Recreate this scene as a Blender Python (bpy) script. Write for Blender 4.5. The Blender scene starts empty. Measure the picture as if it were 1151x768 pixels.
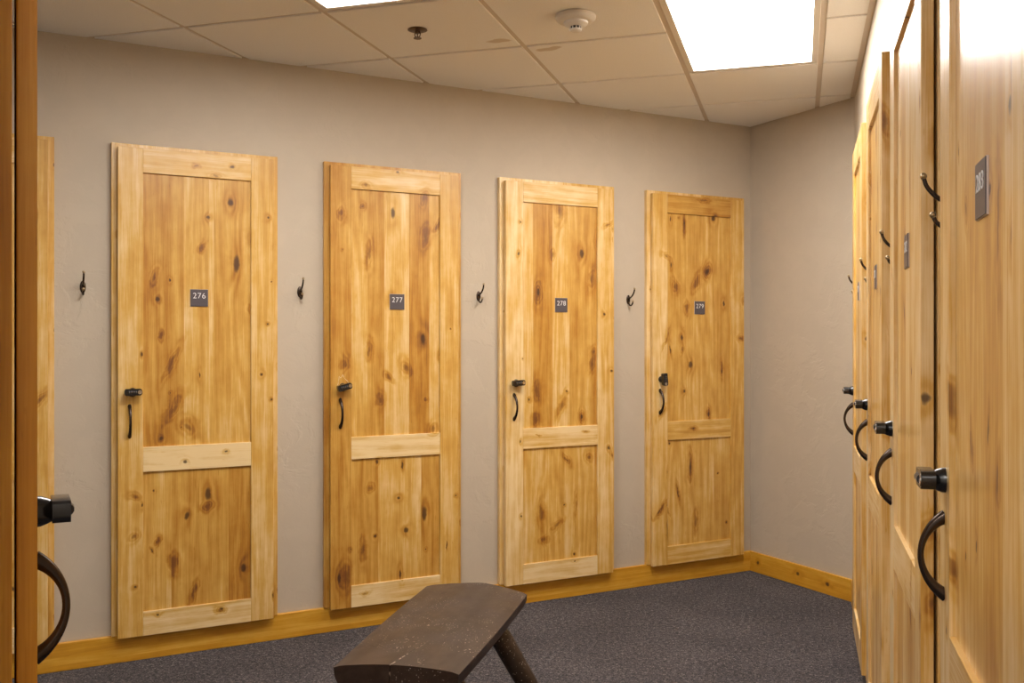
import bpy, bmesh, math, random
from mathutils import Vector, Matrix
from math import pi, sin, cos, radians as R

S = bpy.context.scene
COL = S.collection
rnd = random.Random(7)

# ------------------------------------------------------------------ place
H = 2.55                      # ceiling height
CAMZ = 1.324
YAW = 16.81                   # camera turned left of the right wall's direction
CORN = Vector((-0.276, 5.6596, 0))          # inner corner, back wall / end wall
A = Vector((0.71264, 0.70153, 0))           # along the back wall, to the right
B = Vector((0.70153, -0.71264, 0))          # along the end wall, out from the back wall
XR = 0.262                                   # right wall
def ab(s, t, z=0): return CORN + A * s + B * t + Vector((0, 0, z))
ANG_A = math.atan2(A.y, A.x)

EXPOSURE = 1.17
# knots (k) and dark flames (f) seen in each door: x, z, half width, half height, kind, lean
KNOTS={
'276':[(0.290,2.057,0.0179,0.0075,'f',0),(0.438,2.066,0.0111,0.0068,'k',0),(0.370,2.025,0.0219,0.0113,'f',0),(0.346,1.843,0.0094,0.0098,'k',0),(0.440,1.913,0.0130,0.0209,'k',-10),(0.322,1.718,0.0108,0.0262,'f',30),(0.537,1.762,0.0152,0.0269,'k',10),(0.465,1.652,0.0168,0.0457,'k',0),(0.592,1.856,0.0069,0.0085,'k',0),(0.635,1.732,0.0097,0.0097,'k',0),(0.129,1.583,0.0155,0.0439,'f',15),(0.192,1.574,0.0042,0.0074,'k',0),(0.144,1.493,0.0104,0.0125,'k',0),(0.533,1.453,0.0189,0.0384,'f',0),(0.200,1.232,0.0140,0.0812,'f',25),(0.159,1.346,0.0104,0.0184,'f',0),(0.074,1.265,0.0054,0.0131,'k',0),(0.590,1.394,0.0050,0.0062,'k',0),(0.631,1.248,0.0077,0.0078,'k',0),(0.562,1.176,0.0069,0.0085,'k',0),(0.605,1.580,0.0038,0.0039,'k',0),(0.311,1.176,0.0029,0.0131,'k',0),(0.193,1.104,0.0035,0.0037,'k',0),(0.207,1.040,0.0176,0.0665,'f',30),(0.266,0.960,0.0285,0.0446,'f',-35),(0.237,0.957,0.0032,0.0037,'k',0),(0.157,0.915,0.0090,0.0110,'k',0),(0.244,0.813,0.0092,0.0096,'k',0),(0.412,0.846,0.0081,0.0061,'k',0),(0.346,0.671,0.0152,0.0319,'k',0),(0.345,0.619,0.0254,0.0188,'f',0),(0.129,0.700,0.0034,0.0044,'k',0),(0.076,0.645,0.0048,0.0087,'k',0),(0.635,0.934,0.0155,0.0116,'f',0),(0.605,1.063,0.0046,0.0070,'k',0),(0.259,0.582,0.0114,0.0223,'k',10),(0.142,0.488,0.0104,0.0220,'f',35),(0.122,0.452,0.0034,0.0110,'k',-30),(0.082,0.437,0.0027,0.0146,'k',0),(0.049,0.310,0.0068,0.0073,'k',0),(0.494,0.338,0.0128,0.0229,'k',0),(0.290,0.259,0.0107,0.0522,'f',15),(0.206,0.394,0.0211,0.0517,'f',-10),(0.613,0.206,0.0058,0.0155,'k',0),(0.136,0.186,0.0076,0.0066,'k',0),(0.388,0.174,0.0238,0.0128,'f',0),(0.392,0.177,0.0081,0.0060,'k',0),(0.048,0.679,0.0237,0.0145,'f',20),(0.044,0.513,0.0169,0.0217,'f',40),],
'277':[(0.303,2.103,0.0096,0.0066,'k',0),(0.151,2.030,0.0212,0.0162,'f',0),(0.146,1.941,0.0144,0.0170,'f',0),(0.290,1.913,0.0131,0.0309,'k',0),(0.440,1.991,0.0180,0.0418,'f',0),(0.510,1.870,0.0137,0.0463,'f',32),(0.454,1.811,0.0226,0.0586,'f',15),(0.174,1.716,0.0153,0.0650,'f',0),(0.038,1.729,0.0033,0.0036,'k',0),(0.032,1.897,0.0165,0.0320,'f',0),(0.286,1.507,0.0122,0.0206,'k',0),(0.440,1.327,0.0153,0.0334,'k',0),(0.174,1.282,0.0153,0.0488,'f',0),(0.529,1.254,0.0073,0.0152,'k',15),(0.356,1.198,0.0221,0.0414,'f',-25),(0.228,1.046,0.0172,0.0327,'f',0),(0.052,1.212,0.0207,0.0281,'f',0),(0.458,1.040,0.0090,0.0084,'f',0),(0.628,0.813,0.0070,0.0128,'k',0),(0.572,1.375,0.0042,0.0042,'k',0),(0.490,0.900,0.0227,0.0294,'f',30),(0.268,1.152,0.0261,0.0123,'f',40),(0.212,0.761,0.0086,0.0106,'k',0),(0.337,0.737,0.0070,0.0186,'k',0),(0.318,0.586,0.0096,0.0099,'k',0),(0.356,0.432,0.0141,0.0149,'k',0),(0.447,0.501,0.0162,0.0418,'k',0),(0.203,0.419,0.0085,0.0098,'k',0),(0.181,0.643,0.0170,0.0203,'f',30),(0.143,0.364,0.0169,0.0567,'f',0),(0.325,0.230,0.0057,0.0248,'k',0),(0.456,0.332,0.0041,0.0050,'k',0),(0.079,0.371,0.0062,0.0060,'k',0),(0.022,0.245,0.0099,0.0280,'k',0),(0.057,0.249,0.0291,0.0642,'f',0),(0.552,0.343,0.0037,0.0254,'k',0),(0.600,0.576,0.0056,0.0060,'k',0),(0.143,0.167,0.0211,0.0081,'f',0),],
'278':[(0.063,1.910,0.0070,0.0070,'k',0),(0.053,1.753,0.0070,0.0132,'k',20),(0.302,1.978,0.0288,0.0721,'f',0),(0.433,1.768,0.0161,0.0274,'k',0),(0.532,1.840,0.0175,0.0415,'f',0),(0.496,1.637,0.0163,0.0551,'f',10),(0.176,1.557,0.0224,0.0490,'f',0),(0.176,1.565,0.0081,0.0223,'k',0),(0.258,1.755,0.0129,0.0314,'f',0),(0.581,1.923,0.0276,0.0116,'f',-25),(0.614,1.902,0.0055,0.0065,'k',0),(0.617,1.849,0.0055,0.0065,'k',0),(0.619,1.522,0.0055,0.0093,'k',0),(0.168,1.066,0.0204,0.0489,'f',0),(0.313,0.988,0.0178,0.0541,'f',22),(0.344,1.062,0.0079,0.0054,'k',40),(0.433,0.928,0.0182,0.0319,'f',0),(0.433,0.928,0.0070,0.0137,'k',0),(0.499,1.202,0.0141,0.0551,'f',10),(0.504,1.260,0.0217,0.0276,'f',0),(0.162,0.920,0.0203,0.0356,'f',0),(0.078,1.230,0.0050,0.0044,'k',0),(0.557,1.456,0.0082,0.0092,'k',-40),(0.639,1.362,0.0056,0.0084,'k',0),(0.605,1.160,0.0100,0.0083,'k',0),(0.123,1.026,0.0066,0.0080,'k',0),(0.445,0.859,0.0161,0.0073,'f',0),(0.167,0.844,0.0153,0.0044,'f',0),(0.063,0.818,0.0050,0.0088,'k',0),(0.341,0.716,0.0105,0.0362,'f',-35),(0.289,0.385,0.0135,0.0405,'f',55),(0.209,0.318,0.0308,0.0179,'f',0),(0.400,0.470,0.0085,0.0637,'f',0),(0.388,0.225,0.0069,0.0082,'k',0),(0.328,0.481,0.0052,0.0054,'k',0),(0.192,0.458,0.0205,0.0892,'f',0),(0.477,0.720,0.0216,0.0229,'f',-40),(0.586,0.758,0.0099,0.0139,'k',-20),(0.614,0.721,0.0111,0.0278,'f',-35),(0.634,0.571,0.0056,0.0056,'k',0),(0.067,0.448,0.0060,0.0066,'k',0),(0.380,0.190,0.0074,0.0036,'k',0),],
'279':[(0.407,2.001,0.0176,0.0197,'k',0),(0.364,1.703,0.0162,0.0221,'k',30),(0.359,1.708,0.0249,0.0344,'f',20),(0.288,1.636,0.0246,0.0586,'f',20),(0.146,1.614,0.0240,0.0386,'f',-20),(0.202,1.945,0.0079,0.0485,'f',0),(0.205,1.965,0.0042,0.0242,'k',0),(0.482,1.527,0.0089,0.0179,'k',0),(0.218,1.506,0.0121,0.0194,'f',0),(0.168,1.990,0.0042,0.0039,'k',0),(0.116,1.731,0.0054,0.0192,'k',0),(0.112,1.980,0.0053,0.0192,'k',0),(0.073,1.775,0.0355,0.0144,'f',25),(0.622,1.541,0.0261,0.0252,'f',0),(0.322,2.094,0.0433,0.0122,'f',0),(0.188,1.336,0.0102,0.0194,'k',0),(0.192,1.276,0.0121,0.0194,'f',0),(0.248,1.189,0.0183,0.0243,'k',0),(0.224,1.499,0.0152,0.0389,'f',0),(0.468,1.161,0.0076,0.0397,'f',0),(0.468,1.146,0.0044,0.0149,'k',0),(0.205,1.043,0.0097,0.0107,'k',0),(0.373,0.921,0.0137,0.0345,'f',0),(0.373,0.911,0.0075,0.0148,'k',0),(0.074,1.331,0.0089,0.0575,'f',28),(0.110,1.272,0.0048,0.0288,'k',-10),(0.254,0.836,0.0220,0.0097,'f',0),(0.254,0.836,0.0073,0.0049,'k',0),(0.593,1.327,0.0259,0.0125,'f',0),(0.043,0.937,0.0117,0.0382,'f',40),(0.639,1.516,0.0261,0.0302,'f',0),(0.242,0.631,0.0183,0.0778,'f',0),(0.248,0.624,0.0061,0.0438,'k',0),(0.161,0.505,0.0084,0.0483,'f',-12),(0.162,0.484,0.0042,0.0242,'k',-12),(0.287,0.323,0.0160,0.0684,'f',0),(0.043,0.414,0.0117,0.0478,'f',38),(0.022,0.399,0.0035,0.0286,'k',38),(0.092,0.400,0.0053,0.0384,'f',-25),(0.076,0.302,0.0030,0.0671,'k',0),(0.104,0.762,0.0071,0.0077,'k',0),(0.080,0.605,0.0035,0.0192,'k',0),(0.440,0.577,0.0057,0.0050,'k',0),(0.501,0.299,0.0057,0.0055,'k',0),],
}
STAVES={
'276':([0.241, 0.341, 0.368, 0.518],[-0.25, 0.1, 0.3, 0, -0.3],[0.188, 0.301, 0.425],[0.1, -0.25, -0.05, -0.4]),
'277':([0.161, 0.247, 0.365, 0.47],[0.05, -0.35, 0.25, -0.45, 0.2],[0.212, 0.343, 0.431],[-0.15, 0.05, 0.2, -0.3]),
'278':([0.146, 0.253, 0.357, 0.483],[0.4, -0.25, 0.15, -0.05, -0.4],[0.323, 0.504],[0.0, 0.05, -0.35]),
'279':([0.209, 0.362, 0.475],[-0.15, 0.05, 0.0, -0.05],[0.266, 0.402],[0.0, 0.15, -0.05]),
}
# ------------------------------------------------------------------ objects
def tag(o, label=None, cat=None, group=None, kind=None):
    if label: o['label'] = label
    if cat: o['category'] = cat
    if group: o['group'] = group
    if kind: o['kind'] = kind
    return o
def empty(name, loc=(0, 0, 0), rz=0.0):
    o = bpy.data.objects.new(name, None); COL.objects.link(o)
    o.empty_display_size = 0.05
    o.location = loc; o.rotation_euler = (0, 0, rz)
    return o

class MB:
    """collects shapes, links them as ONE mesh object"""
    def __init__(s): s.bm = bmesh.new(); s.mi = 0
    def _fin(s, faces, smooth=False):
        for f in faces:
            f.material_index = s.mi; f.smooth = smooth
    def box(s, x0, x1, y0, y1, z0, z1, bev=0.0, seg=1):
        b2 = bmesh.new()
        bmesh.ops.create_cube(b2, size=1)
        for v in b2.verts:
            v.co = Vector(((x0 + x1) / 2 + v.co.x * (x1 - x0), (y0 + y1) / 2 + v.co.y * (y1 - y0), (z0 + z1) / 2 + v.co.z * (z1 - z0)))
        if bev:
            bmesh.ops.bevel(b2, geom=b2.edges[:], offset=bev, segments=seg, affect='EDGES', profile=.5)
        s.merge(b2)
        return s
    def merge(s, b2, smooth=False, mat=None):
        if mat is not None: b2.transform(mat)
        m = {}
        for v in b2.verts: m[v] = s.bm.verts.new(v.co)
        fs = []
        for f in b2.faces:
            try: fs.append(s.bm.faces.new([m[v] for v in f.verts]))
            except ValueError: pass
        s._fin(fs, smooth); b2.free()
        return s
    def prism(s, pts, axis, a0, a1, smooth=False):
        """pts 2D outline, extruded along axis from a0 to a1"""
        def P(p, a):
            return {'x': (a, p[0], p[1]), 'y': (p[0], a, p[1]), 'z': (p[0], p[1], a)}[axis]
        b2 = bmesh.new()
        v0 = [b2.verts.new(P(p, a0)) for p in pts]; v1 = [b2.verts.new(P(p, a1)) for p in pts]
        n = len(pts)
        b2.faces.new(v0); b2.faces.new(v1[::-1])
        for i in range(n): b2.faces.new((v0[i], v1[i], v1[(i + 1) % n], v0[(i + 1) % n]))
        bmesh.ops.recalc_face_normals(b2, faces=b2.faces[:])
        return s.merge(b2, smooth)
    def tube(s, path, rad, n=12, squash=None):
        """path of Vectors, rad one radius or (rx, ry) per point, caps closed"""
        b2 = bmesh.new(); rings = []
        path = [Vector(p) for p in path]
        up = None
        for i, p in enumerate(path):
            d = (path[min(i + 1, len(path) - 1)] - path[max(i - 1, 0)]).normalized()
            if up is None:
                up = Vector((1, 0, 0)) if abs(d.x) < .9 else Vector((0, 0, 1))
            u = (up - d * up.dot(d)).normalized(); w = d.cross(u); up = u
            r = rad[i] if isinstance(rad, (list, tuple)) else rad
            ra, rb = r if isinstance(r, (list, tuple)) else (r, r)
            rings.append([b2.verts.new(p + u * (ra * cos(2 * pi * k / n)) + w * (rb * sin(2 * pi * k / n))) for k in range(n)])
        for a, b in zip(rings, rings[1:]):
            for k in range(n): b2.faces.new((a[k], a[(k + 1) % n], b[(k + 1) % n], b[k]))
        b2.faces.new(rings[0][::-1]); b2.faces.new(rings[-1])
        bmesh.ops.recalc_face_normals(b2, faces=b2.faces[:])
        return s.merge(b2, True)
    def lathe(s, prof, c=(0, 0, 0), axis='z', n=32, sx=1.0, sy=1.0):
        """prof: list of (radius, height)"""
        b2 = bmesh.new(); rings = []
        for r, h in prof:
            if r < 1e-6: rings.append([b2.verts.new((0, 0, h))])
            else: rings.append([b2.verts.new((r * sx * cos(2 * pi * k / n), r * sy * sin(2 * pi * k / n), h)) for k in range(n)])
        for a, b in zip(rings, rings[1:]):
            for k in range(n):
                q = [a[k % len(a)], a[(k + 1) % len(a)], b[(k + 1) % len(b)], b[k % len(b)]]
                q = list(dict.fromkeys(q))
                if len(q) > 2: b2.faces.new(q)
        if len(rings[0]) > 1: b2.faces.new(rings[0][::-1])
        if len(rings[-1]) > 1: b2.faces.new(rings[-1])
        M = Matrix.Translation(c)
        if axis == '-y': M = M @ Matrix.Rotation(pi / 2, 4, 'X')     # height runs out of the wall (-y)
        bmesh.ops.recalc_face_normals(b2, faces=b2.faces[:])
        return s.merge(b2, True, M)
    def ball(s, c, r):
        b2 = bmesh.new(); bmesh.ops.create_uvsphere(b2, u_segments=16, v_segments=10, radius=r)
        return s.merge(b2, True, Matrix.Translation(c))
    def build(s, name, mats, parent=None, sharp=35):
        me = bpy.data.meshes.new(name); s.bm.to_mesh(me); s.bm.free()
        for m in (mats if isinstance(mats, (list, tuple)) else [mats]): me.materials.append(m)
        try: me.set_sharp_from_angle(angle=R(sharp))
        except Exception: pass
        o = bpy.data.objects.new(name, me); COL.objects.link(o)
        if parent is not None: o.parent = parent
        return o

# ------------------------------------------------------------------ materials
class NT:
    def __init__(s, name):
        s.m = bpy.data.materials.new(name); s.m.use_nodes = True
        s.t = s.m.node_tree; s.b = s.t.nodes['Principled BSDF']
    def put(s, sock, v):
        if v is None: return
        if isinstance(v, bpy.types.NodeSocket): s.t.links.new(v, sock)
        else:
            if isinstance(v, (tuple, list)) and len(v) == 3 and sock.type == 'RGBA': v = (*v, 1)
            sock.default_value = v
    def math(s, op, a, b=None, c=None, clamp=False):
        n = s.t.nodes.new('ShaderNodeMath'); n.operation = op; n.use_clamp = clamp
        for i, v in enumerate((a, b, c)): s.put(n.inputs[i], v)
        return n.outputs[0]
    def vec(s, op, a, b=None, c=None):
        n = s.t.nodes.new('ShaderNodeVectorMath'); n.operation = op
        for i, v in enumerate((a, b, c)): s.put(n.inputs[i], v)
        return n.outputs['Value'] if op in ('DOT_PRODUCT', 'LENGTH') else n.outputs[0]
    def noise(s, vec, scale, detail=2, rough=.5, dist=0, col=False):
        n = s.t.nodes.new('ShaderNodeTexNoise'); s.put(n.inputs['Vector'], vec)
        n.inputs['Scale'].default_value = scale; n.inputs['Detail'].default_value = detail
        n.inputs['Roughness'].default_value = rough; n.inputs['Distortion'].default_value = dist
        return n.outputs['Color' if col else 'Fac']
    def ramp(s, fac, stops, interp='LINEAR'):
        n = s.t.nodes.new('ShaderNodeValToRGB'); s.put(n.inputs[0], fac); r = n.color_ramp; r.interpolation = interp
        while len(r.elements) < len(stops): r.elements.new(1)
        for e, (p, c) in zip(r.elements, stops):
            e.position = p; e.color = (*c, 1) if isinstance(c, (tuple, list)) else (c, c, c, 1)
        return n.outputs[0]
    def mix(s, f, a, b):
        n = s.t.nodes.new('ShaderNodeMix'); n.data_type = 'RGBA'
        s.put(n.inputs[0], f); s.put(n.inputs[6], a); s.put(n.inputs[7], b)
        return n.outputs[2]
    def maprange(s, v, a, b, c=0, d=1, smooth=True):
        n = s.t.nodes.new('ShaderNodeMapRange'); n.interpolation_type = 'SMOOTHSTEP' if smooth else 'LINEAR'
        s.put(n.inputs[0], v)
        for i, x in enumerate((a, b, c, d)): n.inputs[i + 1].default_value = x
        return n.outputs[0]
    def obj(s):
        return s.t.nodes.new('ShaderNodeTexCoord').outputs['Object']
    def xyz(s, v):
        n = s.t.nodes.new('ShaderNodeSeparateXYZ'); s.put(n.inputs[0], v); return n.outputs
    def comb(s, x, y, z):
        n = s.t.nodes.new('ShaderNodeCombineXYZ')
        for i, v in enumerate((x, y, z)): s.put(n.inputs[i], v)
        return n.outputs[0]
    def bump(s, h, strength, dist):
        n = s.t.nodes.new('ShaderNodeBump'); n.inputs['Strength'].default_value = strength; n.inputs['Distance'].default_value = dist
        s.put(n.inputs['Height'], h); s.t.links.new(n.outputs[0], s.b.inputs['Normal'])
    def set(s, **k):
        for a, v in k.items(): s.put(s.b.inputs[a.replace('_', ' ')], v)
        return s.m

def plain(name, col, rough=.5, metal=0.0, **k):
    n = NT(name); return n.set(Base_Color=col, Roughness=rough, Metallic=metal, **k)

PALE = (0.87, 0.655, 0.345); MID = (0.67, 0.385, 0.080); DEEP = (0.47, 0.205, 0.022); DARK = (0.24, 0.085, 0.014); KNOT = (0.05, 0.018, 0.007)
ALDER = (PALE, MID, DEEP, DARK)
HONEY = ((.78, .45, .07), (.64, .315, .022), (.50, .21, .010), (.22, .07, .006))
AMBER = ((.70, .36, .03), (.56, .235, .007), (.42, .155, .004), (.20, .06, .003))
def wood(name, edges=(), tones=(0,), knots=(), horizontal=False, seed=0.0, shift=0.0, gloss=1.0, pal=ALDER):
    """knotty alder: boards side by side (edges, tones) with grain, knots (k) and dark flames (f) at given places, metres in the locker's own frame"""
    n = NT(name)
    co = n.obj(); x, y, z = n.xyz(co)
    u = n.math('MULTIPLY_ADD', y, 0.8, x)
    P = n.comb(u, z, 0.0)
    across, along = (z, u) if horizontal else (u, z)
    span = (-0.3, 2.3)
    if len(tones) > 1:
        # edges are sorted positions across the boards; keep a float ramp over [-0.3, 2.3]
        k = 1 / (span[1] - span[0])
        f = n.math('MULTIPLY_ADD', across, k, -span[0] * k)
        st = [(0.0, tones[0] * .5 + .5)] + [((e - span[0]) * k, t * .5 + .5) for e, t in zip(edges, tones[1:])]
        tone = n.math('MULTIPLY_ADD', n.ramp(f, st, 'CONSTANT'), 2.0, -1.0)
    else:
        tone = tones[0]
    off = n.math('MULTIPLY_ADD', tone, 31.7, seed)
    # small waviness of every knot outline
    wob = n.vec('MULTIPLY_ADD', n.noise(P, 38, 2, .6, col=True), (.011, .016, 0), (-.0055, -.008, 0))
    Pw = n.vec('ADD', P, wob)
    wob2 = n.vec('MULTIPLY_ADD', n.noise(P, 13, 3, .65, col=True), (.035, .05, 0), (-.0175, -.025, 0))
    Pf = n.vec('ADD', P, wob2)
    def near(kind):
        acc = None
        for (kx, kz, w, h, t, tilt) in knots:
            if t != kind: continue
            m = n.t.nodes.new('ShaderNodeMapping'); m.vector_type = 'TEXTURE'
            n.put(m.inputs['Vector'], Pw if kind == 'k' else Pf)
            m.inputs['Location'].default_value = (kx, kz, 0)
            m.inputs['Rotation'].default_value = (0, 0, -R(tilt))
            m.inputs['Scale'].default_value = (max(w, .003), max(h, .003), 1)
            q = n.vec('DOT_PRODUCT', m.outputs[0], m.outputs[0])
            acc = q if acc is None else n.math('MINIMUM', acc, q)
        return acc
    km, fm = near('k'), near('f')
    def expo(q, k): return n.math('EXPONENT', n.math('MULTIPLY', q, -k))
    halo = expo(km, .22) if km is not None else 0.0
    core = n.maprange(km, 1.0, .12) if km is not None else 0.0
    flame = expo(fm, .75) if fm is not None else 0.0
    def fine(ax, al): return n.comb(n.math('MULTIPLY', across, ax), n.math('MULTIPLY', along, al), off)
    broad = n.noise(fine(7, .9), 1.0, 3, .55)
    mid = n.noise(fine(45, 1.6), 1.0, 3, .6, .3)
    fib = n.noise(fine(420, 7), 1.0, 2, .6)
    h = n.math('MULTIPLY_ADD', n.noise(fine(6, .55), 1.0, 2, .45), 5.0, n.math('MULTIPLY', halo, .55))
    h = n.math('MULTIPLY_ADD', flame, 1.1, h)
    fig = n.math('SINE', n.math('MULTIPLY', h, 13.0))
    cloud = n.noise(n.comb(n.math('MULTIPLY', across, 14), n.math('MULTIPLY', along, 9), off), 1.0, 3, .6)
    lines = n.noise(fine(150, 2.5), 1.0, 2, .6)
    fac = n.math('MULTIPLY_ADD', tone, -.52, .34 + shift)
    fac = n.math('MULTIPLY_ADD', n.math('SUBTRACT', broad, .5), .55, fac)
    fac = n.math('MULTIPLY_ADD', n.math('SUBTRACT', mid, .5), .62, fac)
    fac = n.math('MULTIPLY_ADD', n.math('SUBTRACT', fib, .5), .46, fac)
    pore = n.maprange(n.noise(fine(260, 22), 1.0, 1, .5), .70, .78)
    fac = n.math('MULTIPLY_ADD', pore, .16, fac)
    fac = n.math('MULTIPLY_ADD', fig, .06, fac)
    fac = n.math('MULTIPLY_ADD', halo, .24, fac)
    fac = n.math('MULTIPLY_ADD', n.math('SUBTRACT', cloud, .5), .42, fac)
    fl2 = n.math('MULTIPLY', flame, n.maprange(lines, .3, .7, .45, 1.35))
    fl2 = n.math('MULTIPLY', fl2, n.maprange(cloud, .25, .7, .55, 1.25))
    fac = n.math('MULTIPLY_ADD', fl2, .50, fac)
    fac = n.math('MULTIPLY_ADD', n.math('MULTIPLY', halo, fig), .05, fac, clamp=True)
    col = n.ramp(fac, [(0, pal[0]), (.36, pal[1]), (.70, pal[2]), (1, pal[3])])
    if fm is not None: col = n.mix(n.math('MULTIPLY', n.maprange(fm, .35, 0.0), .5), col, (.14, .05, .012))
    if km is not None: col = n.mix(n.math('MULTIPLY', core, .86), col, KNOT)
    n.set(Base_Color=col, Roughness=n.maprange(fib, .2, .8, .42, .52), Coat_Weight=.85 * gloss, Coat_Roughness=.27, Specular_IOR_Level=.4)
    n.bump(n.math('MULTIPLY_ADD', core, -.5, fib), .12, .0006)
    return n.m

def paint(name, col):
    n = NT(name); c = n.obj()
    a = n.noise(c, 7.0, 5, .62, .5); b = n.noise(c, 60, 3, .55, .5); p = n.maprange(n.noise(c, 2.2, 2), .42, .62)
    hh = n.math('MULTIPLY', n.math('MULTIPLY_ADD', n.maprange(a, .47, .56), .8, n.math('MULTIPLY', b, .5)), n.math('MULTIPLY_ADD', p, .8, .2))
    v = n.mix(n.maprange(a, .3, .7), tuple(k * .97 for k in col), tuple(k * 1.02 for k in col))
    n.set(Base_Color=v, Roughness=.62, Specular_IOR_Level=.35)
    n.bump(hh, .4, .0035)
    return n.m
def carpet():
    n = NT('carpet'); c = n.obj()
    a = n.noise(c, 150, 2, .75); b = n.noise(c, 55, 2, .6); d = n.noise(c, 3, 2)
    f = n.math('MULTIPLY_ADD', n.math('SUBTRACT', b, .5), .5, a)
    f = n.math('MULTIPLY_ADD', n.math('SUBTRACT', d, .5), .12, f)
    col = n.ramp(f, [(.36, (.012, .011, .014)), (.48, (.046, .042, .048)), (.58, (.098, .086, .091)), (.70, (.25, .22, .225))])
    n.set(Base_Color=col, Roughness=.95, Specular_IOR_Level=.1, Sheen_Weight=.1)
    n.bump(f, .7, .006)
    return n.m
def tile_mat():
    n = NT('ceiling_tile'); c = n.obj()
    P = n.vec('MULTIPLY', c, (1, 1, 0))
    P = n.vec('ADD', P, n.vec('MULTIPLY_ADD', n.noise(P, 25, 2, col=True), (.03, .03, 0), (-.015, -.015, 0)))
    acc = None
    for (sx, sy, rx, ry) in ((-1.184, 3.731, .05, .028), (-1.02, 3.90, .052, .026), (-.985, 3.888, .03, .02)):
        m = n.t.nodes.new('ShaderNodeMapping'); m.vector_type = 'TEXTURE'; n.put(m.inputs['Vector'], P)
        m.inputs['Location'].default_value = (sx, sy, 0); m.inputs['Scale'].default_value = (rx, ry, 1)
        q = n.vec('DOT_PRODUCT', m.outputs[0], m.outputs[0]); acc = q if acc is None else n.math('MINIMUM', acc, q)
    st = n.maprange(acc, 1.25, .5)
    g = n.noise(c, 260, 2, .6); g2 = n.noise(c, 40, 2)
    base = n.mix(n.maprange(g, .35, .65), (.88, .865, .85), (.95, .94, .925))
    n.set(Base_Color=n.mix(n.math('MULTIPLY', st, .5), base, (.48, .33, .17)), Roughness=.9, Specular_IOR_Level=.15)
    n.bump(n.math('MULTIPLY_ADD', g2, .3, g), .35, .0015)
    return n.m
def bench_mat():
    n = NT('bench_paint'); c = n.obj(); x, y, z = n.xyz(c)
    g = n.noise(n.vec('MULTIPLY', c, (30, 3, 30)), 1, 4, .6)
    big = n.noise(c, 7, 3, .6)
    col = n.mix(n.maprange(g, .3, .7), (.034, .021, .016), (.052, .034, .027))
    col = n.mix(n.maprange(big, .45, .75, 0, .4), col, (.078, .055, .046))
    # pale chips and dust, thicker along the edge and the middle
    sp = n.noise(c, 170, 1, .5); area = n.noise(c, 5, 2, .6)
    chip = n.math('MULTIPLY', n.maprange(sp, .68, .73), n.maprange(area, .40, .62))
    col = n.mix(n.math('MULTIPLY', chip, .75), col, (.62, .52, .44))
    # the long check in the wood, from the near end
    w = n.math('MULTIPLY_ADD', n.math('SUBTRACT', n.noise(n.comb(0.0, y, 0.0), 14, 2), .5), .012, n.math('MULTIPLY_ADD', y, .10, .057))
    dd = n.math('ABSOLUTE', n.math('SUBTRACT', x, n.math('SUBTRACT', n.math('MULTIPLY', w, 1.0), .0)))
    ln = n.math('MULTIPLY', n.maprange(dd, .0028, .0008), n.maprange(y, -.20, -.26))
    col = n.mix(ln, col, n.mix(n.maprange(n.noise(c, 60, 1), .45, .55), (.012, .008, .006), (.40, .31, .25)))
    n.set(Base_Color=col, Roughness=n.maprange(big, .3, .7, .40, .52), Specular_IOR_Level=.4, Coat_Weight=.05, Coat_Roughness=.25)
    n.bump(n.math('MULTIPLY_ADD', ln, -1.5, g), .25, .002)
    return n.m

M = {
    'paint': paint('wall_paint', (.53, .452, .352)),
    'rear_bounce_paint': paint('rear_wall_bounce_paint', (.74, .71, .66)),  # unseen walls painted paler than the others to add neutral bounce light
    'carpet': carpet(), 'tile': tile_mat(), 'bench': bench_mat(),
    'grid': plain('grid_enamel', (.66, .58, .50), .45),
    'white': plain('white_plastic', (.74, .70, .64), .4),
    'slot': plain('dark_slot', (.03, .025, .022), .6),
    'bronze': plain('dark_bronze', (.060, .042, .032), .26, .8),
    'brass': plain('worn_bronze_tip', (.42, .33, .20), .3, .9),
    'black': plain('black_lock_body', (.008, .008, .010), .26, 0.0, Coat_Weight=.3),
    'dial': plain('grey_dial', (.035, .035, .038), .35, .3),
    'silver': plain('bright_steel', (.62, .60, .57), .25, 1.0),
    'plate': plain('grey_plastic_plate', (.095, .080, .088), .42),
    'plate_edge': plain('clear_plate_edge', (.62, .52, .46), .3),
    'digit': plain('white_digits', (.85, .84, .84), .5),
    'copper': plain('sprinkler_metal', (.10, .065, .045), .35, .8),
}
lm = NT('lit_diffuser'); lm.set(Base_Color=(.9, .9, .9), Roughness=.5, Emission_Color=(1.0, .965, .925), Emission_Strength=9.0); M['lit'] = lm.m
# ------------------------------------------------------------------ room shell
def wall(name, p0, p1, z0=0.0, z1=2.62, th=.1, mat='paint'):
    """wall whose room side runs from p0 to p1; the room lies on the LEFT of p0->p1, body behind"""
    p0 = Vector((p0[0], p0[1], 0)); p1 = Vector((p1[0], p1[1], 0)); d = p1 - p0
    m = MB(); m.box(0, d.length, -th, 0, z0, z1)
    o = m.build(name, M[mat]); o.location = p0; o.rotation_euler = (0, 0, math.atan2(d.y, d.x))
    return tag(o, kind='structure')
E1 = ab(0, .767)                       # end wall / right wall corner
c0 = ab(0, 0); cA = ab(-5.93, 0)
wall('wall_back', c0, cA)
wall('wall_end', E1, c0)
wall('wall_right', (XR, -2.5), E1)
wall('wall_rear', (cA.x, -2.5), (XR, -2.5), mat='rear_bounce_paint')
wall('wall_side', cA, (cA.x, -2.5), mat='rear_bounce_paint')
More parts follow.
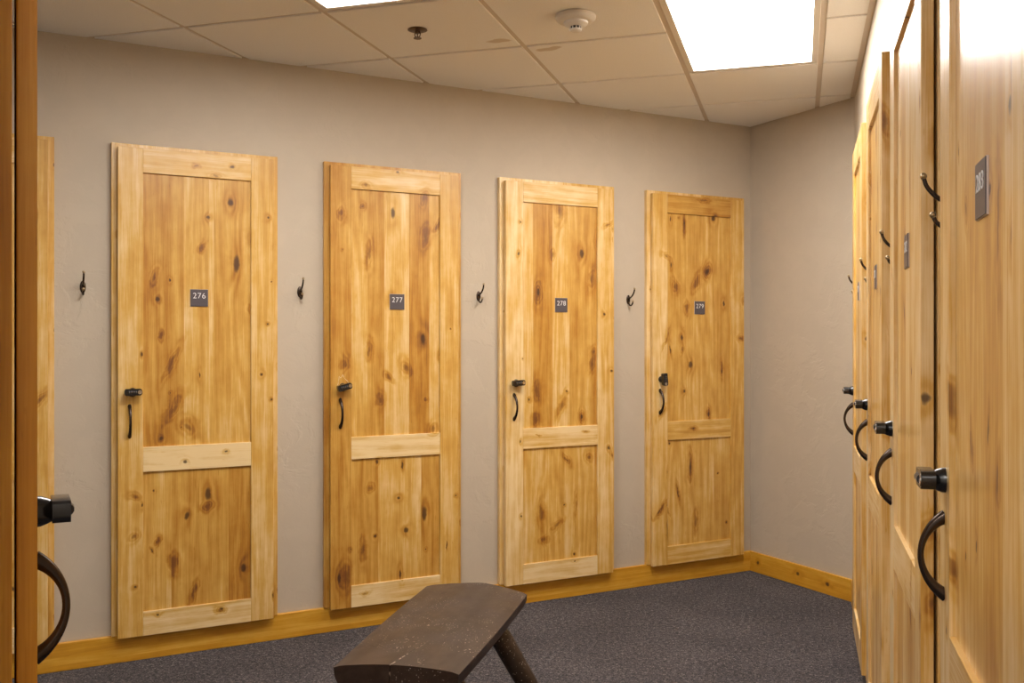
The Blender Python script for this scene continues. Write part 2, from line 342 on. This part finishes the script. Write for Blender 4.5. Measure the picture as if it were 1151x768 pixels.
# free end of the locker partition at the left, its face looking along the back wall
m = MB(); m.box(0, .9, 0, .55, 0, 2.62)
o = m.build('wall_left', M['paint']); o.location = ab(-3.794, 3.05); o.rotation_euler = (0, 0, ANG_A + pi / 2)
tag(o, kind='structure')
m = MB(); m.box(cA.x - .15, XR + .15, -2.65, 5.9, -.12, 0)
tag(m.build('floor', M['carpet']), kind='structure')

# ceiling: lay-in tiles standing a little proud of the T-bars
GX = [-4.72, -4.125, -3.522, -2.92, -2.317, -1.711, -1.107, -.502, .085, XR + .02]
GY = [3.215 + .615 * k for k in range(-10, 5)]
LIGHTS = [(7, 10, 2), (5, 8, 2), (7, 2, 2), (5, 2, 2)]        # column, first row, rows
lit = {(c, r + i) for c, r, k in LIGHTS for i in range(k)}
m = MB()
for i in range(len(GX) - 1):
    for j in range(len(GY) - 1):
        if (i, j) in lit: continue
        x1 = GX[i + 1] - .011
        if i == len(GX) - 2: x1 = XR - .018
        m.box(GX[i] + .011, x1, GY[j] + .011, GY[j + 1] - .011, H, H + .02, .0015)
m.box(cA.x - .15, XR + .12, -2.65, 5.9, H + .05, H + .1)
tag(m.build('ceiling', M['tile']), kind='structure')
m = MB()
for x in GX[:-1]: m.box(x - .012, x + .012, GY[0], GY[-1], H + .006, H + .03)
for j, y in enumerate(GY):
    for i in range(len(GX) - 1):                       # no cross tee through a light
        if not ((i, j) in lit and (i, j - 1) in lit): m.box(GX[i] + .012, min(GX[i + 1] - .012, XR), y - .012, y + .012, H + .0063, H + .03)
m.box(XR - .022, XR, -2.5, E1.y, H - .0005, H + .002); m.box(XR - .003, XR, -2.5, E1.y, H, H + .03)
tag(m.build('trim_1', M['grid']), kind='structure')

base_mat = wood('baseboard_alder', (.02, .05), (-.05, .15, -.05), [(rnd.uniform(-6, .8), rnd.uniform(.03, .09), .014, .009, 'k', 0) for _ in range(16)] + [(rnd.uniform(-6, .8), rnd.uniform(.02, .1), .05, .02, 'f', 0) for _ in range(10)], horizontal=True, seed=3.1, pal=HONEY, gloss=.4)
end_mat = wood('baseboard_alder_end', (.05,), (-.05, .1), [(.05, .06, .012, .012, 'k', 0), (.36, .062, .016, .012, 'k', 0), (.57, .055, .018, .012, 'k', 0)], horizontal=True, seed=5.1, pal=HONEY, gloss=.4)
def baseboard(name, p0, p1, mat):
    d = Vector(p1) - Vector(p0); m = MB(); m.box(0, d.length, -.018, 0, 0, .112, .002)
    o = m.build(name, mat); o.location = (p0[0], p0[1], 0); o.rotation_euler = (0, 0, math.atan2(d.y, d.x)); tag(o, kind='structure')
baseboard('baseboard_back', cA, c0, base_mat)
baseboard('baseboard_end', c0 + B * .018, E1, end_mat)
baseboard('baseboard_right', E1 + Vector((0, -.018, 0)), (XR, -2.5, 0), base_mat)

# ------------------------------------------------------------------ lockers
FW, Z0, Z1 = .678, .112, 2.130         # frame
DX0, DX1, DZ0, DZ1 = .022, .654, .106, 2.112     # door leaf
ST = .097                               # stile width
FY, DY0, DY1 = -.0225, -.027, -.0495     # frame face, door back, door face (out of the wall is -y)
RAILS = [(.106, .205), (.780, .882), (2.011, 2.112)]
def rand_knots(r, x0, x1, z0, z1, nk, nf):
    L = []
    for _ in range(nk):
        w = r.choice([.003, .004, .006, .008, .010]); L.append((r.uniform(x0, x1), r.uniform(z0, z1), w, w * r.uniform(1.0, 2.2), 'k', r.uniform(-15, 15)))
    for _ in range(nf): L.append((r.uniform(x0, x1), r.uniform(z0, z1), r.uniform(.008, .02), r.uniform(.02, .06), 'f', r.uniform(-35, 35)))
    return L
def rand_staves(r):
    x = .119; e = []; t = [r.uniform(-.4, .3)]
    while True:
        x += r.choice([.03, .06, .08, .09, .11])
        if x > .53: return e, t
        e.append(x); t.append(r.uniform(-.45, .35))

def handle_mesh(m, x, zc):
    path, rad = [], []
    for i in range(25):
        t = i / 24; a = R(-62 + 124 * t); rr = .061 / sin(R(62))
        path.append((x, DY1 + .003 - rr * (cos(a) - cos(R(62))), zc + rr * sin(a)))
        k = abs(2 * t - 1) ** 2.0
        rad.append((.0054 + .0026 * k, .0048 + .0062 * k))
    m.tube(path, rad, 12)
def lock_mesh(m, x, z, rot):
    q = MB()
    q.mi = 0
    q.lathe([(.0195, .0), (.0190, .005), (.0165, .012), (.0135, .018), (.0125, .026)], c=(0, 0, -.002), axis='-y', n=28, sx=.9, sy=1.0)
    # barrel: rounded bar lying across, four dials in its face, key cylinder at the right end
    w, hh = .034, .0138
    pts = []
    for k in range(13): a = -pi / 2 + pi * k / 12; pts.append((w - hh * .7 + hh * .7 * cos(a), hh * sin(a)))
    for k in range(13): a = pi / 2 + pi * k / 12; pts.append((-w + hh * .45 + hh * .45 * cos(a), hh * sin(a)))
    q.prism(pts, 'y', -.017, -.038)
    b2 = bmesh.new()
    q.mi = 1
    for k in range(4): q.tube([(-.018 + .0085 * k, -.0345, 0), (-.0125 + .0085 * k, -.0345, 0)], .0080, 14)
    q.mi = 2
    q.lathe([(.0085, .0), (.0085, .0015), (.0055, .0015), (.005, .0006), (0, .0006)], c=(.0245, -.0378, 0), axis='-y', n=20)
    for k in range(4): q.box(-.0160 + .0085 * k, -.0145 + .0085 * k, -.0428, -.0424, -.003, .003)
    q.mi = 0
    mat = Matrix.Translation((x, DY1, z + .002)) @ Matrix.Rotation(rot, 4, 'Y')
    idx = [f.material_index for f in q.bm.faces]; q.bm.transform(mat)
    vm = {v: m.bm.verts.new(v.co) for v in q.bm.verts}
    for f in q.bm.faces:
        g = m.bm.faces.new([vm[v] for v in f.verts]); g.material_index = f.material_index; g.smooth = f.smooth
    q.bm.free()
def text_mesh(m, s, size, x, y, z):
    cu = bpy.data.curves.new('digits', 'FONT'); cu.body = s; cu.size = size; cu.align_x = 'CENTER'; cu.align_y = 'CENTER'; cu.extrude = .0006; cu.offset = -.0003; cu.space_character = 1.08; cu.resolution_u = 6
    to = bpy.data.objects.new('digits', cu); COL.objects.link(to)
    me = bpy.data.meshes.new_from_object(to)
    b2 = bmesh.new(); b2.from_mesh(me)
    bpy.data.objects.remove(to); bpy.data.meshes.remove(me); bpy.data.curves.remove(cu)
    m.merge(b2, False, Matrix.Translation((x, y, z)) @ Matrix.Rotation(pi / 2, 4, 'X'))

def locker(num, loc, rz, label, seed, group, plate=True, lockrot=0.0, plate_z=1.501, rtone=None, stone=None, door_roll=0.0, shift=0.0, pal=ALDER, gloss=1.0):
    r = random.Random(seed)
    root = tag(empty('locker', loc, rz), label, 'locker', group)
    nm = num or 'side%d' % seed
    if num in KNOTS:
        kn = KNOTS[num]; ue, ut, le, lt = STAVES[num]
    else:
        kn = rand_knots(r, .03, .65, .12, 2.1, 20, 15); ue, ut = rand_staves(r); le, lt = rand_staves(r)
        if num == '283':
            ue, ut = [.20, .30, .431, .532, .568], [.1, -.1, -.25, .25, -.2, .2]; le, lt = ue, ut
            kn += [(.403, 1.46, .014, .09, 'f', 0), (.484, 1.64, .012, .06, 'f', 0), (.342, 1.214, .005, .022, 'k', 8), (.489, 1.236, .006, .04, 'k', -4), (.48, 1.44, .012, .03, 'f', 0)]
        if num == '282': kn += [(.621, 1.215, .008, .016, 'k', 0), (.595, 1.768, .008, .02, 'f', 0), (.637, 1.69, .006, .02, 'k', 0), (.60, .80, .012, .03, 'f', 0)]
    rt = rtone or [r.uniform(-.1, .5) for _ in range(3)]; sl = stone or (r.uniform(-.2, .2), r.uniform(-.2, .2))
    stile_k = [k for k in kn if k[0] < DX0 + ST + .01 or k[0] > DX1 - ST - .01]
    up_k = [k for k in kn if k[1] > .85]; lo_k = [k for k in kn if k[1] <= .85]
    inner = [k for k in kn if any(a - .03 < k[1] < b + .03 for a, b in RAILS)]
    fk = rand_knots(r, 0, FW, .15, 2.1, 0, 0) + [(r.choice([.012, FW - .012]) + r.uniform(-.006, .006), r.uniform(.2, 2.1), .004, .007, 'k', 0) for _ in range(9)]
    mf = wood('alder_frame_' + nm, (.34,), (sl[0] + .1, sl[1] - .05), fk, seed=seed * 1.3, shift=shift, pal=pal, gloss=gloss)
    ms = wood('alder_stile_' + nm, (.34,), sl, stile_k, seed=seed * 1.7 + 4, shift=shift, pal=pal, gloss=gloss)
    mr = wood('alder_rail_' + nm, (.5, 1.5), rt, inner, True, seed=seed * 2.1 + 9, shift=shift, pal=pal, gloss=gloss)
    mu = wood('alder_panel_upper_' + nm, ue, ut, up_k, seed=seed * .9 + 2, shift=shift + .07, pal=pal, gloss=gloss)
    ml = wood('alder_panel_lower_' + nm, le, lt, lo_k, seed=seed * .7 + 6, shift=shift + .07, pal=pal, gloss=gloss)
    m = MB()
    w = .06
    m.box(0, w, FY, 0, Z0, Z1, .0012); m.box(FW - w, FW, FY, 0, Z0, Z1, .0012)
    m.box(w, FW - w, FY, 0, Z1 - w, Z1, .0012); m.box(w, FW - w, FY, 0, Z0, Z0 + w, .0012)
    m.build('frame', mf, root)
    m = MB(); b = .0014
    m.box(DX0, DX0 + ST, DY1, DY0, DZ0, DZ1, b); m.box(DX1 - ST, DX1, DY1, DY0, DZ0, DZ1, b)
    m.box(DX0 + .05, DX1 - .05, DY0 - .004, DY0 - .0005, DZ0 + .02, DZ1 - .02)
    door = m.build('door', ms, root)
    for a, c in RAILS:
        MB().box(DX0 + ST, DX1 - ST, DY1, DY0 - .004, a, c, b * .7).build('rail', mr, door)
    MB().box(DX0 + ST - .004, DX1 - ST + .004, DY1 + .009, DY0 - .004, RAILS[1][1] - .004, RAILS[2][0] + .004).build('panel', mu, door)
    MB().box(DX0 + ST - .004, DX1 - ST + .004, DY1 + .009, DY0 - .004, RAILS[0][1] - .004, RAILS[1][0] + .004).build('panel', ml, door)
    m = MB(); handle_mesh(m, DX0 + .045, .991); tag(m.build('handle', M['bronze'], door, 60), 'dark bronze arched pull')
    m = MB(); lock_mesh(m, DX0 + .056, 1.109, lockrot); tag(m.build('combination_lock', [M['black'], M['dial'], M['silver']], door), 'black combination lock')
    if plate:
        m = MB(); xc = (DX0 + DX1) / 2 + .004; h = .0365; py = DY1 + .009
        m.mi = 2; m.box(xc - h, xc + h, py - .0025, py, plate_z - h, plate_z + h)
        m.mi = 0; m.box(xc - h + .0008, xc + h - .0008, py - .004, py - .0025, plate_z - h + .0008, plate_z + h - .0008, .0004)
        m.mi = 1; text_mesh(m, num, .034, xc, py - .0042, plate_z + .008)
        tag(m.build('number_plate', [M['plate'], M['digit'], M['plate_edge']], door), 'grey square plate reading ' + num)
    if door_roll: door.rotation_euler = (0, door_roll, 0)
    return root, door

GA, GR = 'lockers along the back wall', 'lockers along the right wall'
LA = [(-4.296, '275'), (-3.408, '276'), (-2.520, '277'), (-1.632, '278'), (-.744, '279')]
LAB = {'275': 'leftmost locker on the back wall, half hidden behind the near left locker',
       '276': 'knotty alder locker with plate 276 on the back wall, pale middle rail',
       '277': 'knotty alder locker with plate 277 and a tilted black lock, behind the bench',
       '278': 'knotty alder locker with plate 278 on the back wall, next to 279',
       '279': 'knotty alder locker with plate 279 beside the room corner, its lock turned upright'}
RT = {'276': (.4, .6, .15), '277': (.6, .5, .12), '278': (.5, .35, .3), '279': (.05, -.08, -.4)}
SL = {'276': (.05, .0), '277': (-.5, -.05), '278': (.32, .12), '279': (.12, -.08)}
for i, (s, num) in enumerate(LA):
    rt, dr = locker(num, ab(s, 0), ANG_A, LAB[num], 11 + i, GA, plate=num != '275', lockrot={'277': -R(14), '278': -R(3), '279': R(86)}.get(num, 0), rtone=RT.get(num), stone=SL.get(num))
    if num == '277':      # pale scratch above the lock
        m = MB(); y = DY1 - .0004
        P = [(.0525, 1.116), (.058, 1.135), (.0608, 1.1598), (.0690, 1.150), (.0774, 1.1675), (.086, 1.150), (.1066, 1.1307), (.094, 1.107), (.080, 1.118), (.0525, 1.116)]
        for (a, c), (a2, c2) in zip(P, P[1:]): m.tube([(a, y, c), ((a + a2) / 2 + .001, y, (c + c2) / 2 - .001), (a2, y, c2)], [.0003, .0009, .0004], 6)
        tag(m.build('scratch_mark', plain('scratched_wood', (.80, .68, .50), .6), dr), 'pale scratches in the finish')
RL = [('283', 1.670, 'nearest alder locker on the right wall, large grey plate at the right edge'),
      ('282', 2.558, 'second nearest alder locker on the right wall, left of the nearest one'),
      ('281', 3.446, 'third nearest alder locker on the right wall, grey board edge at its top'),
      ('280', 4.334, 'farthest alder locker on the right wall, nearest the end wall')]
for i, (num, y, lab) in enumerate(RL):
    locker(num, (XR, y, 0), -pi / 2, lab, (44, 32, 33, 34)[i], GR, plate_z=1.515, shift=-.11)
lt, dr = locker(None, ab(-3.794, 2.973), ANG_A + pi / 2, 'near left alder locker seen edge-on, dark pull and lock standing out to the right', 57, None, plate=False, shift=.06, pal=AMBER, gloss=.4, door_roll=R(0.22))

# ------------------------------------------------------------------ coat hooks
def coat_hook(loc, rz, label, group):
    t = tag(empty('coat_hook', loc, rz), label, 'coat hook', group)
    m = MB(); m.lathe([(.0115, 0), (.0115, .0025), (.009, .005), (.004, .0065), (0, .0065)], axis='-y', n=24, sx=1.0, sy=2.2)
    m.build('backplate', M['bronze'], t)
    def arm(pts, r0, r1):
        # smooth path through control points
        out = []
        P = [Vector(p) for p in pts]
        for i in range(len(P) - 1):
            a, b, c, d = P[max(i - 1, 0)], P[i], P[i + 1], P[min(i + 2, len(P) - 1)]
            for k in range(6):
                u = k / 6
                out.append(.5 * ((2 * b) + (c - a) * u + (2 * a - 5 * b + 4 * c - d) * u * u + (3 * b - a - 3 * c + d) * u ** 3))
        out.append(P[-1])
        m = MB(); n = len(out)
        m.tube(out, [r0 + (r1 - r0) * i / (n - 1) for i in range(n)], 10)
        m.mi = 1; m.ball(P[-1], r1 * 1.75)
        return m
    arm([(0, -.003, .004), (0, -.016, .008), (0, -.038, .019), (0, -.055, .038), (0, -.061, .057)], .0048, .0034).build('upper_prong', [M['bronze'], M['brass']], t)
    arm([(0, -.003, -.012), (0, -.014, -.028), (0, -.029, -.031), (0, -.041, -.022), (0, -.046, -.010)], .0046, .0033).build('lower_prong', [M['bronze'], M['brass']], t)
HA = [(-.849, 'dark coat hook on the back wall between lockers 278 and 279'), (-1.737, 'dark coat hook on the back wall between lockers 277 and 278'),
      (-2.625, 'dark coat hook on the back wall between lockers 276 and 277'), (-3.513, 'dark coat hook on the back wall left of locker 276')]
for s, lab in HA: coat_hook(ab(s, -.0015, 1.538), ANG_A, lab, 'coat hooks on the back wall')
HR = [(1.775, 'largest right wall coat hook, in front of the second nearest locker'), (2.663, 'second nearest right wall coat hook, seen over the third nearest locker'),
      (3.551, 'second farthest right wall coat hook, seen over the farthest right wall locker'), (4.439, 'farthest right wall coat hook, seen against the bare end wall')]
for y, lab in HR: coat_hook((XR + .0015, y, 1.548), -pi / 2, lab, 'coat hooks on the right wall')

# ------------------------------------------------------------------ ceiling fixtures
LL = ['large lit ceiling panel light beside the right wall', 'lit ceiling panel light cut off by the top edge, left of the smoke detector',
      'lit ceiling panel light behind the viewer near the right wall', 'lit ceiling panel light behind the viewer, farther from the right wall']
for (c, r0, k), lab in zip(LIGHTS, LL):
    x0, x1, y0, y1 = GX[c] + .012, GX[c + 1] - .012, GY[r0] + .012, GY[r0 + k] - .012
    t = tag(empty('ceiling_light', ((x0 + x1) / 2, (y0 + y1) / 2, H)), lab, 'ceiling light', 'panel lights in the ceiling')
    a, b = (x1 - x0) / 2, (y1 - y0) / 2
    m = MB(); w = .026
    for (p, q, u, v) in ((-a, a, -b, -b + w), (-a, a, b - w, b), (-a, -a + w, -b + w, b - w), (a - w, a, -b + w, b - w)): m.box(p, q, u, v, -.001, .04, .0015)
    m.build('frame', M['white'], t)
    m = MB(); m.box(-a + w, a - w, -b + w, b - w, .016, .022); m.build('diffuser', M['lit'], t)

t = tag(empty('smoke_detector', (-.812, 3.52, H)), 'round white smoke detector on the ceiling tile', 'smoke detector')
m = MB(); m.lathe([(.052, .0), (.074, -.001), (.077, -.006), (.075, -.016), (.066, -.024), (.052, -.027), (0, -.027)], n=48); m.build('base', M['white'], t)
m = MB(); m.lathe([(.047, -.026), (.045, -.034), (.036, -.041), (.029, -.043)], n=40)
m.lathe([(.020, -.052), (.023, -.0535), (.022, -.058), (.016, -.062), (0, -.063)], n=32)
m.mi = 1; m.lathe([(.019, -.040), (.019, -.054)], n=24)
m.mi = 0
for k in range(10):
    a = 2 * pi * k / 10; m.tube([(.023 * cos(a), .023 * sin(a), -.041), (.021 * cos(a), .021 * sin(a), -.056)], .0018, 6)
m.build('sensor_head', [M['white'], M['slot']], t)
t = tag(empty('fire_sprinkler', (-1.447, 3.50, H)), 'small pendant fire sprinkler on the ceiling tile', 'sprinkler')
m = MB(); m.lathe([(.010, -.001), (.038, -.0005), (.039, -.003), (.032, -.006), (.012, -.008), (0, -.008)], n=32); m.build('escutcheon', M['copper'], t)
m = MB(); m.lathe([(.011, -.006), (.011, -.014), (.007, -.017), (0, -.017)], n=20)
for sgn in (-1, 1): m.tube([(sgn * .009, 0, -.012), (sgn * .012, 0, -.019), (sgn * .010, 0, -.027), (sgn * .002, 0, -.033)], .0024, 8)
m.tube([(0, 0, -.015), (0, 0, -.032)], .0026, 8); m.build('body', M['copper'], t)
m = MB(); m.lathe([(.004, -.030), (.006, -.033), (.016, -.0345), (.016, -.036), (0, -.036)], n=24); m.build('deflector', M['copper'], t)

# ------------------------------------------------------------------ bench: half log on four splayed legs
BX, BY = -1.07, 2.79
t = tag(empty('log_bench', (BX, BY, 0)), 'brown painted half-log bench on splayed legs in front of locker 277', 'bench')
TZ = .45
def outline(v):
    """left and right edges of the top, v = 0 near end .. 1 far end"""
    xl = -.140 + (-.217 + .140) * v; xr = .204 + (.160 - .204) * v
    bow = .006 * sin(pi * v)
    return xl - bow, xr + bow
b2 = bmesh.new(); NV, NU = 15, 21; rings = []
for i in range(NV):
    v = i / (NV - 1); xl, xr = outline(v); row = []
    xm, hw = (xl + xr) / 2, (xr - xl) / 2
    for k in range(NU):                                     # crowned top, left to right
        q = -1 + 2 * k / (NU - 1)
        zz = TZ - .010 * q * q - .003 * max(0, abs(q) - .93) / .07
        row.append((xm + hw * q, zz, q))
    for k in range(1, NU - 1):                              # rounded underside, right to left
        a = pi * k / (NU - 1); q = cos(a); row.append((xm + hw * q * (1 - .02 * sin(a)), TZ - .016 - .099 * sin(a) ** .85, q))
    yn = -.440 + .012 * sin(3 * v)
    ring = []
    for (xx, zz, q) in row:
        y0 = -.456 + .045 * (q + 1) / 2 + .008 * (1 - q * q)          # near end cut
        y1 = .411 - .010 * (q + 1) / 2 + .062 * (1 - abs(q - .05) ** 1.05)       # far end, blunt point
        ring.append(b2.verts.new((xx, y0 + (y1 - y0) * v, zz)))
    rings.append(ring)
n = len(rings[0])
for a, b in zip(rings, rings[1:]):
    for k in range(n): b2.faces.new((a[k], a[(k + 1) % n], b[(k + 1) % n], b[k]))
b2.faces.new(rings[0]); b2.faces.new(rings[-1][::-1])
bmesh.ops.recalc_face_normals(b2, faces=b2.faces[:])
m = MB(); m.merge(b2, True); m.build('seat', M['bench'], t, 32)
for (tx, ty, fx, fy) in ((.085, .25, .285, .32), (-.11, .25, -.32, .32), (.12, -.25, .32, -.33), (-.05, -.25, -.26, -.33)):
    m = MB(); p0 = Vector((tx, ty, .372)); p1 = Vector((fx, fy, 0))
    pts = [p0.lerp(p1, k / 8) for k in range(9)]; pts[-1].z = .0
    m.tube(pts, [.026] + [.037 - .004 * k / 8 for k in range(1, 9)], 14)
    for v in m.bm.verts: v.co.z = max(v.co.z, 0.0)
    m.build('leg', M['bench'], t)

# ------------------------------------------------------------------ camera, world, view
cd = bpy.data.cameras.new('camera'); cam = bpy.data.objects.new('camera', cd); COL.objects.link(cam)
cam.location = (0, 0, CAMZ); cam.rotation_euler = (pi / 2, 0, R(YAW))
cd.sensor_width = 36; cd.lens = 36 * 1073 / 1151; cd.shift_y = -1.9 / 1151; cd.clip_start = .02
S.camera = cam
wd = bpy.data.worlds.new('world'); S.world = wd; wd.use_nodes = True
wd.node_tree.nodes['Background'].inputs[0].default_value = (0, 0, 0, 1)
S.view_settings.view_transform = 'Standard'; S.view_settings.look = 'None'; S.view_settings.gamma = 1
S.view_settings.use_curve_mapping = False
S.view_settings.exposure = EXPOSURE
